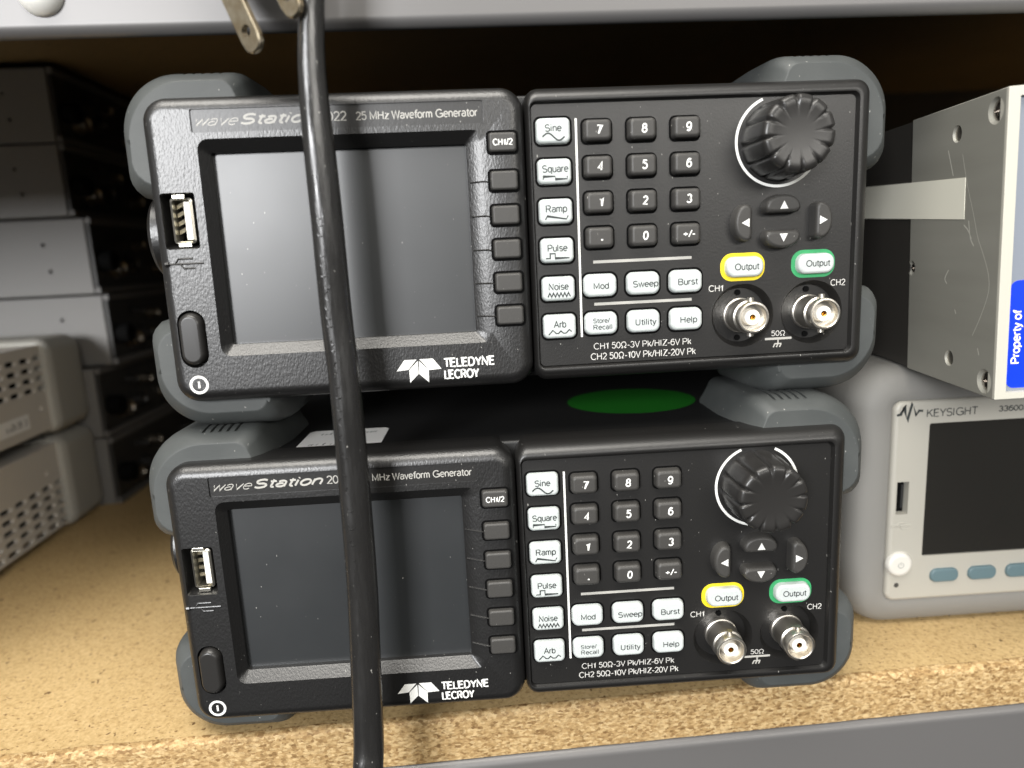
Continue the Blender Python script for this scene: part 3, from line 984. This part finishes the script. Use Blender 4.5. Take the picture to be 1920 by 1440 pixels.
def boot(flipx, flipz, y0, y1):
    mb = MB()
    rings = []
    ky = 1.0
    seq = [(4.0, y0), (3.5, y0 + .3), (2.6, y0 + 1.4), (1.4, y0 + 3.0), (.6, y0 + 5.0), (.15, y0 + 7.6), (0, y0 + 10.0), (0, y0 + 16), (0, y0 + 22), (0, y1 - 4), (1.5, y1)]
    if y1 < y0:
        pass
    for o, y in seq:
        y = y0 + (y - y0) * (ky if 0 < y - y0 < 15 else 1.0) if y1 > y0 else y
        pr = boot_profile(o, 4.0 * min(1, max(0, abs(y - y0) - 2.5) / 20), 2.4 * max(0, 1 - (y - y0) / 12.5) if flipz and y1 < 100 else 0.0)
        if flipx:
            pr = [(215.4 - x, z) for x, z in pr]
        if flipz:
            pr = [(x, 89.0 - z) for x, z in pr]
        rings.append((pr, y))
    mb.loftxz(rings)
    return mb


for fx in (0, 1):
    for fz in (0, 1):
        teeth = MB()
        for k in range(5):
            x, z = 12.5 + 2.5 * k, 70.0 + 2.5 * k
            for bx in ((x, x + .9, 8.6, 60, 95.9, 99.0), (-9, -5.8, 8.6, 60, z, z + .9)):
                x0_, x1_, ya, yb, z0_, z1_ = bx
                if fx:
                    x0_, x1_ = 215.4 - x1_, 215.4 - x0_
                if fz:
                    z0_, z1_ = 89.0 - z1_, 89.0 - z0_
                teeth.box(x0_, x1_, ya, yb, z0_, z1_)
        link('corner_boot', carve(boot(fx, fz, 4.8, 52), [teeth]), M['boot'], gen, 50)
        boot(fx, fz, 214, 258).build('corner_boot', M['boot'], gen, 50)

# folded carrying handle: pivot discs and arms along both sides
for sx, xa in ((-1, 3.4), (1, 212.2)):
    hb = MB()
    hb.turnx(32, 52, [(14, xa + sx * -0.5), (14, xa + sx * 6.5), (12.5, xa + sx * 8.0), (3, xa + sx * 8.3)] if sx > 0 else
             [(3, xa - 11.3), (12.5, xa - 11.0), (14, xa - 9.5), (14, xa + .5)])
    hb.box(min(xa + sx * 1.2, xa + sx * 5.8), max(xa + sx * 1.2, xa + sx * 5.8), 40, 274, 46, 58, 1.5)
    hb.build('handle_arm', M['bezel'], gen, 40)
MB().box(-3, 218.5, 268, 276, 46, 58, 2).build('handle_grip', M['bezel'], gen, 40)

# second instrument: a copy standing on the first
gen2 = copy_tree(gen)
gen2['label'] = 'black waveform generator stacked on top of the other one, bright glare across its screen'
gen2.rotation_euler = Matrix(((0.99941765, -0.03396542, 0.00327182), (0.03393158, 0.99937516, 0.00989593), (-0.0036059, -0.00977914, 0.99994568))).to_euler()
gen2.location = (7.5642 * S, 0.0, 104.62 * S)

# stickers on the lower lid
ZS = 87.66
st = MB()
st.add([(x, y, ZS) for x, y in [(40.3, 13.5), (64.6, 13.5), (66.2, 15.2), (66.2, 34.8), (64.6, 36.5), (40.3, 36.5), (38.7, 34.8), (38.7, 15.2)]], [tuple(range(8))])
sk = st.build('sticker', M['white_label'], gen, 0)
tx = MB()
rt = random.Random(9)
for y0, xa, xb in ((16.5, 42.5, 59.0), (30.0, 44.0, 62.5)):     # worn, unreadable print
    x = xa
    while x < xb:
        k, h = rt.uniform(-.5, .6), rt.uniform(1.5, 2.9)
        rb = MB().ribbon([(x, y0), (x + k, y0 + h * .5), (x + k * .2 + .3, y0 + h)], rt.uniform(.25, .5), 0)
        tx.add([(p[0], p[2], ZS + .05) for p in rb.v], rb.f)
        x += rt.choice((.9, 1.2, 1.5, 2.4))
tx.build('sticker_print', M['print_mid'], sk, 0, False)
gs = MB()
gs.add([(156.5 + 24.5 * math.cos(2 * PI * k / 48), 58 + 22 * math.sin(2 * PI * k / 48), ZS) for k in range(48)], [tuple(range(48))])
gs.build('oval_sticker', M['green_label'], gen, 0)

# ------------------------------------------------------------------ power cord hanging in front
cordt = empty('power_cord', 'black power cord hanging in front of both instruments with plug prongs at its top', 'power cord', (62, -15, 210))
pts = [(64.6, -14.5, 226, 3.1), (64.2, -14.2, 217.8, 3.12), (63.4, -14, 210.5, 3.2), (61.9, -14, 198.1, 3.55), (61.5, -14, 185.3, 3.95), (61.6, -14, 174.8, 4.25),
       (61.8, -14, 158.0, 4.36), (61.9, -14, 131.9, 4.4), (62.7, -15, 107.0, 4.45), (62.5, -16, 60.2, 4.58), (61.6, -17, 34, 4.62), (60.4, -18, 6.8, 4.66), (59.8, -20, -2.3, 4.66),
       (59.4, -22, -11.4, 4.66), (58.8, -24, -30, 4.66), (58.6, -24, -60, 4.66)]


def catmull(P, n):
    out = []
    for i in range(len(P) - 1):
        p0, p1, p2, p3 = P[max(i - 1, 0)], P[i], P[i + 1], P[min(i + 2, len(P) - 1)]
        for k in range(n):
            t = k / n
            out.append(tuple(.5 * (2 * b + (c - a) * t + (2 * a - 5 * b + 4 * c - d) * t * t + (3 * b - a - 3 * c + d) * t ** 3) for a, b, c, d in zip(p0, p1, p2, p3)))
    out.append(P[-1])
    return out


cp = catmull(pts, 10)


def local(o, v):
    return [v[i] - o[i] for i in range(3)]


def shift(mb, o):
    mb.v = [(x - o[0], y - o[1], z - o[2]) for x, y, z in mb.v]
    return mb


CO = (62, -15, 210)
rings = []
P = [Vector(p[:3]) for p in cp]
for i, p in enumerate(P):
    t = (P[min(i + 1, len(P) - 1)] - P[max(i - 1, 0)]).normalized()
    a = t.cross(Vector((0, 1, 0))).normalized()
    b = a.cross(t)
    r = cp[i][3]
    ring = []
    for k in range(40):
        an = 2 * PI * k / 40
        # three soft ribs where the inner conductors press through the jacket
        rr = r * (0.955 + .045 * math.cos(3 * an + .004 * i))
        ring.append(tuple(p + a * rr * math.cos(an) + b * rr * .92 * math.sin(an)))
    rings.append(ring)
shift(MB().loft(rings), CO).build('cable', M['cord'], cordt, 60)

# worn raised marking along the jacket, as small irregular curls that catch the light
em = MB()
re_ = random.Random(5)
z = 158.0
while z > 64:
    k = min(range(len(cp)), key=lambda i: abs(cp[i][2] - z))
    x, y, zz, r = cp[k]
    off = re_.uniform(-.25, .25) - .9
    ry = y - math.sqrt(max(r * r * .84 - off * off, 0.1)) * .97
    ww, hh = re_.uniform(.5, .95), re_.uniform(.5, 1.1)
    a0 = re_.choice((180, 200, 150, 90))
    em.tube([(x + off + ww * math.cos(math.radians(a0 + q * 18)), ry + .05 + .12 * abs(math.cos(math.radians(a0 + q * 18))), zz + hh * math.sin(math.radians(a0 + q * 18))) for q in range(11)], .21, 6)
    z -= re_.choice((1.9, 2.3, 2.6, 3.4, 5.0))
shift(em, CO).build('raised_marking', M['cord'], cordt.children[0], 60)

# plug body above the frame, two flat prongs pointing down
pd = Vector((0.36, -0.08, -0.93)).normalized()


def plug_frame(tip, width_dir):
    u = Vector(width_dir)
    u = (u - pd * u.dot(pd)).normalized()
    return u, pd.cross(u)


def prong(tip, L=20.5, W=6.4, T=1.8, wd=(0.86, -0.5, 0.1)):
    u, v = plug_frame(tip, wd)
    tip = Vector(tip)
    out = []
    prof = [(-W / 2, -L), (-W / 2, -3.2), (-W / 2 + .5, -1.4), (-W / 2 + 1.6, -.25), (-.8, 0), (.8, 0), (W / 2 - 1.6, -.25), (W / 2 - .5, -1.4), (W / 2, -3.2), (W / 2, -L)]
    # prong outline lofted through its thickness, the edges eased
    mb = MB()
    rr = []
    for ins, t in ((.35, -T / 2), (0, -T / 2 + .3), (0, T / 2 - .3), (.35, T / 2)):
        ring = []
        for a, b in prof:
            a2 = a * (1 - ins / (W / 2))
            b2 = b - (ins if b > -L + 1 else 0)
            ring.append(tuple(tip + u * a2 + pd * b2 + v * t))
        rr.append(ring)
    mb.loft(rr)
    # punched hole: cut right through
    hc = tip + pd * -5.2
    hole = MB().loft([[tuple(hc + u * 1.45 * math.cos(2 * PI * k / 24) + pd * 1.45 * math.sin(2 * PI * k / 24) + v * t) for k in range(24)] for t in (-4, 4)])
    # long coining groove near the tip
    return mb, hole


pg_top = Vector((40.5, -14.5, 219.0))
plug_o = None
pbm = MB()
u0, v0 = plug_frame(None, (0.72, -0.70, 0.1))
ctr = Vector((49.5, -14.6, 218.4))
rr = []
for d, w, h in ((-1.0, 9.5, 8), (-.2, 10.5, 9), (6, 11.5, 10), (20, 11.5, 10), (26, 7, 7), (34, 5, 5)):
    c = ctr - pd * d
    rr.append([tuple(c + Vector((1, 0, 0.38)).normalized() * x + Vector((0, 1, 0)) * z) for x, z in rrect(-w, w, -h, h, 4, 5)])
pbm.loft(rr)
plug = shift(pbm, CO).build('plug_body', M['plug'], cordt, 45)
for tip in ((49.6, -17.0, 198.2), (60.4, -18.0, 205.6)):
    a, h = prong(tip)
    me = carve(shift(a, CO), [shift(h, CO)])
    link('prong', me, M['prong'], plug, 35)

# ------------------------------------------------------------------ aluminium instrument at the right, on top of the beige one
sb = empty('silver_instrument', 'silver aluminium instrument with blue sticker on its front, resting on the beige instrument', 'instrument', (249.8, -10.36, 96.6))
RB = Matrix(((0.99223958, 0.11905475, -0.03586906), (-0.1193408, 0.99283561, -0.0059346), (0.03490554, 0.01016919, 0.99933888)))
sb.rotation_euler = RB.to_euler()
W_, D_, H_ = 215.0, 320.0, 87.0
side_body = MB().box(0, 3.0, 0.8, 54.0, 0, H_, .35)
hcut = [MB().turnx(y, z, [(2.1, 6.0), (2.1, 0.7), (2.6, 0.0), (2.6, -1)], 28) for y, z in ((25.2, 78.3), (25.5, 8.4))]
hcut += [MB().turnx(y, z, [(2.3, 6.0), (2.3, 1.3), (3.7, 0.0), (3.75, -1)], 32) for y, z in ((5.6, 81.7), (5.5, 4.6))]
hcut += [MB().turnx(52.3, 36.6, [(1.6, 6.0), (1.6, .8), (2.6, 0.0), (2.7, -1)], 28)]
sme = carve(side_body, hcut)
sp = link('side_plate', sme, M['silver'], sb, 30)
for y, z, r in ((5.6, 81.7, 2.9), (5.5, 4.6, 2.9), (52.3, 36.6, 2.0)):
    hd = MB().turnx(y, z, [(r * .55, 2.4), (r, 1.3), (r * .95, .85), (r * .55, .45), (.3, .35)][::-1], 28)
    cr = [MB().box(-1, 1.2, y - r * .62, y + r * .62, z - r * .12, z + r * .12), MB().box(-1, 1.2, y - r * .12, y + r * .12, z - r * .62, z + r * .62)]
    link('screw', carve(hd, cr), M['screw'], sp, 35)
for y, z in ((25.2, 78.3), (25.5, 8.4)):
    th = MB()
    for q in range(3):
        th.turnx(y, z, [(2.15, .9 + q * .55), (1.8, .75 + q * .55), (2.15, .6 + q * .55)][::-1], 28)
    th.build('threaded_hole', M['nickel'], sp, 30)
# scratches and a ding in the sheet
scx = MB()
rs = random.Random(11)
for path in ([(21.7, 71.9), (18.6, 63), (14.7, 54.2), (11.8, 47), (8.6, 42.0), (5.6, 36.2), (5.3, 31), (8.5, 24), (12.6, 17.5)], [(19.6, 50.8), (17.2, 49.2), (15.2, 46.6)],
             [(17.0, 52.0), (15.8, 47.0), (13.8, 44.5)], [(27.5, 36.8), (29.5, 34.0), (28.2, 32.4)], [(23.0, 24.5), (22.2, 23.2)], [(9.5, 14.0), (8.7, 12.0)], [(30, 74), (26.6, 66)]):
    pp = catmull([(a, b, 0) for a, b in path], 5)
    w = .2 if len(path) > 4 else .42
    rib = MB().ribbon([(a, b) for a, b, _ in pp], w, 0)
    scx.add([(-.03, x, z) for x, _, z in rib.v], rib.f)
scx.build('scratch', M['scuff'], sp, 0, False)
lb = MB()
lb.box(-.12, -.02, 19.5, 112.0, 0, 12.4)
lb.v = [(x, y, z + 52.5 + (y - 19.5) * .036) for x, y, z in lb.v]
lb.build('label', M['label'], sb, 0)
MB().box(0.4, W_ - .4, 54.1, D_, 0.4, H_ - .4, .4).build('cover', M['dark_cover'], sb, 30)
MB().box(3.1, W_, 4.0, 54.0, 0.3, H_ - .3, .3).build('front_case', M['silver'], sb, 30)
frm = carve(MB().box(0.02, W_, 0, 3.9, 0.02, H_, .3), [MB().box(3.1, W_ - 3, -1, 5, 2.1, H_ - 2.6)])
link('front_frame', frm, M['ivory'], sb, 30)
fp = MB().box(3.15, W_ - 3.05, 1.6, 3.6, 2.15, H_ - 2.65).build('front_panel', M['blue_grey'], sb, 0)
bs = MB()
bs.loftxz([(rrect(3.9, 52, 3.0, 34.4, 2.2, 5), y) for y in (1.5, 1.58)])
bsk = bs.build('blue_sticker', M['blue'], sb, 0)
bt = MB()
vs, fs = text_mesh('Property of', 10.2, 26.2, 0, 3.1, 0, w=.2)
bt.add([(7.9 - p[2], 1.44, p[0]) for p in vs], fs)
bt.build('sticker_print', M['white_label'], bsk, 0, False)


# ------------------------------------------------------------------ beige instrument at the right
kb = empty('bench_instrument', 'beige bench instrument with teal soft keys and dark display in a grey bumper', 'instrument', (0, 0, 0))
KX0, KX1, KZ0, KZ1, KY = 239.5, 500.0, -8.0, 97.0, 44.5
bb = MB()
rg = []
for ins, y, r in ((13.6, KY + 7, 3), (13.3, KY + .7, 3), (13.0, KY + .4, 3), (12.2, KY - .2, 4), (9, KY - .6, 8), (4.5, KY + .6, 12), (1.6, KY + 3.5, 14), (.3, KY + 7.5, 15), (0, KY + 12, 15), (0, KY + 46, 15), (2, KY + 52, 13), (9, KY + 52.5, 8)):
    rg.append((rrect(KX0 + ins, KX1 - ins, KZ0 + ins * .98, KZ1 - ins * .98, r, 8), y))
bb.loftxz(rg)
bcut = [MB().loft([[(270 + 11 * q + 3.2 * math.cos(2 * PI * k / 16), y, KZ0 - 1.0 + 3.0 * math.sin(2 * PI * k / 16)) for k in range(16)] for y in (KY - 4, KY + 60)]) for q in range(9)]
link('bumper', carve(bb, bcut), M['bumper'], kb, 40)
MB().box(KX0 + 5, KX1 - 5, KY + 30, 340, KZ0 + 5, KZ1 - 6, 1).build('case', M['vent_case'], kb, 30)
bz = MB().plate(252.6, 488, 4.2, 84.4, KY - 1.6, KY + 4, 3.5, 1.6)
bzc = [MB().loftxz([(rrect(266.0, 372, 22.6, 75.6, .8, 3), y) for y in (KY - 3, KY - .9)]), MB().box(254.8, 259.4, KY - 4, KY + 3, 40.2, 53.2)]
kbz = link('bezel', carve(bz, bzc), M['beige'], kb, 32)
MB().box(265.5, 372.5, KY - .95, KY + 1, 22.1, 76.1).build('display', M['off_screen'], kb, 0)
up_ = MB()
up_.box(254.9, 259.3, KY + 1.5, KY + 2.8, 40.3, 53.1)
kup = up_.build('usb_port', M['hole'], kb, 0)
MB().box(257.8, 258.5, KY + .4, KY + 1.4, 42.0, 51.4, .15).build('contact_tongue', M['plug'], kup, 0)
pwb = MB().turn(257.0, 20.0, [(3.2, KY - 3.3), (4.3, KY - 3.1), (4.9, KY - 2.4), (5.0, KY - 1)], 40).build('power_button', M['power_white'], kb, 40)
ps = MB()
ps.ribbon([(257 + 1.05 * math.cos(math.radians(a)), 20 + 1.05 * math.sin(math.radians(a))) for a in range(120, 421, 12)], .3, KY - 3.36)
ps.ribbon([(257, 20), (257, 21.4)], .3, KY - 3.36)
ps.build('power_symbol', M['print_mid'], pwb, 0, False)
MB().turn(256.6, 11.0, [(.9, KY - 1.72), (1.0, KY - 1.6), (1.0, KY)], 20).build('indicator_light', M['key'], kb, 0)
for q in range(6):
    x = 275.2 + 15.1 * q
    MB().loftxz([(rrect(x - 5.0, x + 5.0, 12.2, 16.4, 1.9, 6), KY - 2.9), (rrect(x - 5.5, x + 5.5, 11.6, 17.0, 2.4, 6), KY - 2.3), (rrect(x - 5.7, x + 5.7, 11.4, 17.2, 2.6, 6), KY - 1)]).build('soft_key', M['softkey'], kb, 50)
kl = MB()
YB = KY - 1.66
lgp = [(252.9, 80.2), (254.3, 80.4), (255.6, 83.6), (257.0, 78.0), (258.6, 84.6), (260.3, 79.6), (261.3, 81.6), (262.8, 81.4)]
lgp = [(x + .3, z - .8) for x, z in lgp]
kl.ribbon(lgp, .9, YB)
text(kl, 'KEYSIGHT', 264.6, 284.2, 78.0, 81.2, YB, w=.14)
text(kl, '33600A', 292.0, 304.0, 78.6, 80.9, YB, w=.2)
kl.build('maker_logo', M['print_dark'], kbz, 0, False)
uk = MB()
for seg in ([(253.4, 35.5), (261.2, 35.5)], [(255.4, 35.5), (256.4, 36.7), (259.0, 36.7)], [(256.6, 35.5), (257.6, 34.2), (260, 34.2)]):
    uk.tube([(x, KY - 1.55, z) for x, z in seg], .28, 6)
uk.build('usb_symbol', M['beige'], kbz, 40)

# ------------------------------------------------------------------ two vented instruments at the left, seen from their sides
vproto = None
for idx, (zb, lab) in enumerate(((-8.0, 'lower grey vented instrument with rounded corner bumper, standing on the shelf'),
                                 (51.5, 'upper grey vented instrument with small white label, stacked on its twin'))):
    v = empty('vented_instrument', lab, 'instrument', (-162.0, 244.0, zb), 'grey vented instruments at the left')
    v.rotation_euler = (0, 0, math.radians(3.2))
    # rear bumper: rounded frame wrapping the end (local x right, y in; the end at y=14)
    mb = MB()
    rg = []
    for ins, y, r in ((6, -29, 4), (2.0, -28, 6), (.6, -26, 7), (0, -23, 8), (0, 4, 8), (1.5, 10, 8), (5, 14, 7)):
        rg.append((rrect(-215 + ins, 2.5 - ins, .4 + ins, 58.2 - ins, r, 6), y))
    mb.loftxz(rg)
    mb.build('bumper', M['pale_bumper'], v, 40)
    side = MB().box(-4.4, -2.2, -300, -10, 4.0, 55.0, .3)
    MB().box(-212, -4.5, -300, -12, 53.2, 54.9, .3).build('top_cover', M['vent_case'], v, 30)
    cuts = []
    rows = ((47.5, 41.6, 35.7, 29.8) if idx else (31, 25.1, 19.2, 13.3, 7.4))
    for ri, z in enumerate(rows):
        for k in range(13):
            y = -31 - 13.2 * k
            if y - 10 > -210:
                cuts.append(MB().loft([[(x, a, b) for a, b in rrect(y - 5.1, y + 5.1, z - 1.45, z + 1.45, 1.3, 4)] for x in (2, -4.5)]))
    allc = MB()
    for c in cuts:
        allc.add(c.v, c.f)
    hole_z = 18 if idx else 40
    allc.add(*(lambda m: (m.v, m.f))(MB().turnx(-37 if idx else -43, hole_z, [(1.7, 2), (1.7, -4)], 20)))
    link('side_panel', carve(side, [allc]), M['vent_case'], v, 30)
    MB().box(-205, -7.2, -295, -12, 6, 53).build('inner_chassis', M['hole'], v, 0)
    if idx:
        l = MB()
        l.box(-2.15, -2.0, -82, -50, 9.5, 18.0)
        lo = l.build('label', M['white_label'], v, 0)
        t = MB()
        rt2, yy = random.Random(4), -71.0
        while yy < -53:                                          # unreadable handwriting
            k, h = rt2.uniform(-.8, .8), rt2.uniform(2.2, 4.4)
            rb = MB().ribbon([(yy, 11.6), (yy + k + 1.0, 11.6 + h * .6), (yy + k, 11.6 + h)], .7, 0)
            t.add([(-1.93, p[0], p[2]) for p in rb.v], rb.f)
            yy += rt2.choice((2.2, 2.8, 4.0))
        t.build('label_print', M['print_dark'], lo, 0, False)

# ------------------------------------------------------------------ stack of six slim modules behind them, connectors facing right
mods = [(-8.0, 46.6, -150.6, 255.5), (39.0, 46.6, -151.2, 254.0), (86.0, 46.6, -143.0, 263.0), (133.0, 48.6, -144.5, 258.5), (182.0, 44.0, -151.0, 254.5), (226.4, 44.0, -151.5, 255.0)]
mlabels = ['bottom slim grey module with black connector panel, standing on the shelf', 'second slim grey module from the shelf in the stack',
           'third slim grey module from the shelf in the stack', 'fourth slim grey module from the shelf, lit brighter than those above',
           'fifth slim grey module from the shelf, in shade', 'topmost slim grey module in the dark under the upper shelf']
mp = empty('slim_module', mlabels[0], 'module', (0, 0, 0), 'stack of slim grey modules')
mc = MB().box(-260, -4, 0, 190, .3, 46.0, .7)
mcut = [MB().turn(x, z, [(1.6, -2), (1.2, .5), (1.1, 3)], 16) for x, z in ((-31, 31), (-29, 15), (-190, 31), (-190, 15))]
link('case', carve(mc, mcut), M['module_case'], mp, 30)
fpn = MB().box(-3.9, -1.6, 1.5, 188, 4.2, 42.4, .3).build('front_panel', M['module_face'], mp, 0)
for z0, z1 in ((.3, 4.1), (42.5, 46.3)):
    MB().box(-3.9, 0, .6, 189, z0, z1, .4).build('rail', M['module_rail'], mp, 30)
for y, z, r, mm in ((24, 15, 5.0, 'nickel'), (44, 17, 4.6, 'knob'), (58, 30, 3.0, 'nickel'), (36, 33, 2.4, 'knob'), (88, 15, 4.6, 'nickel'), (120, 24, 5.0, 'knob')):
    cn = MB().turnx(y, z, [(r * .25, 3), (r * .8, 3.2), (r, 5.0), (r, 0), (r * 1.25, 0), (r * 1.25, -1.7)][::-1], 24)
    cn.build('connector', M['dim_nickel' if mm == 'nickel' else mm], mp, 40)
MB().turnx(10.5, 20, [(6.5, -1.7), (6.5, 6), (5.6, 7)], 28).build('knob', M['hole'], mp, 40)
for i, (zb, h, x, y) in enumerate(mods):
    c = mp if i == 0 else copy_tree(mp)
    c['label'] = mlabels[i]
    c.location = (x * S, y * S, zb * S)
    c.scale = (1, 1, h / 46.6)
    c.rotation_euler = (0, 0, math.radians((1.5, 0.5, 1.2, 1.0, 2.0, 1.0)[i]))

bpy.context.view_layer.update()
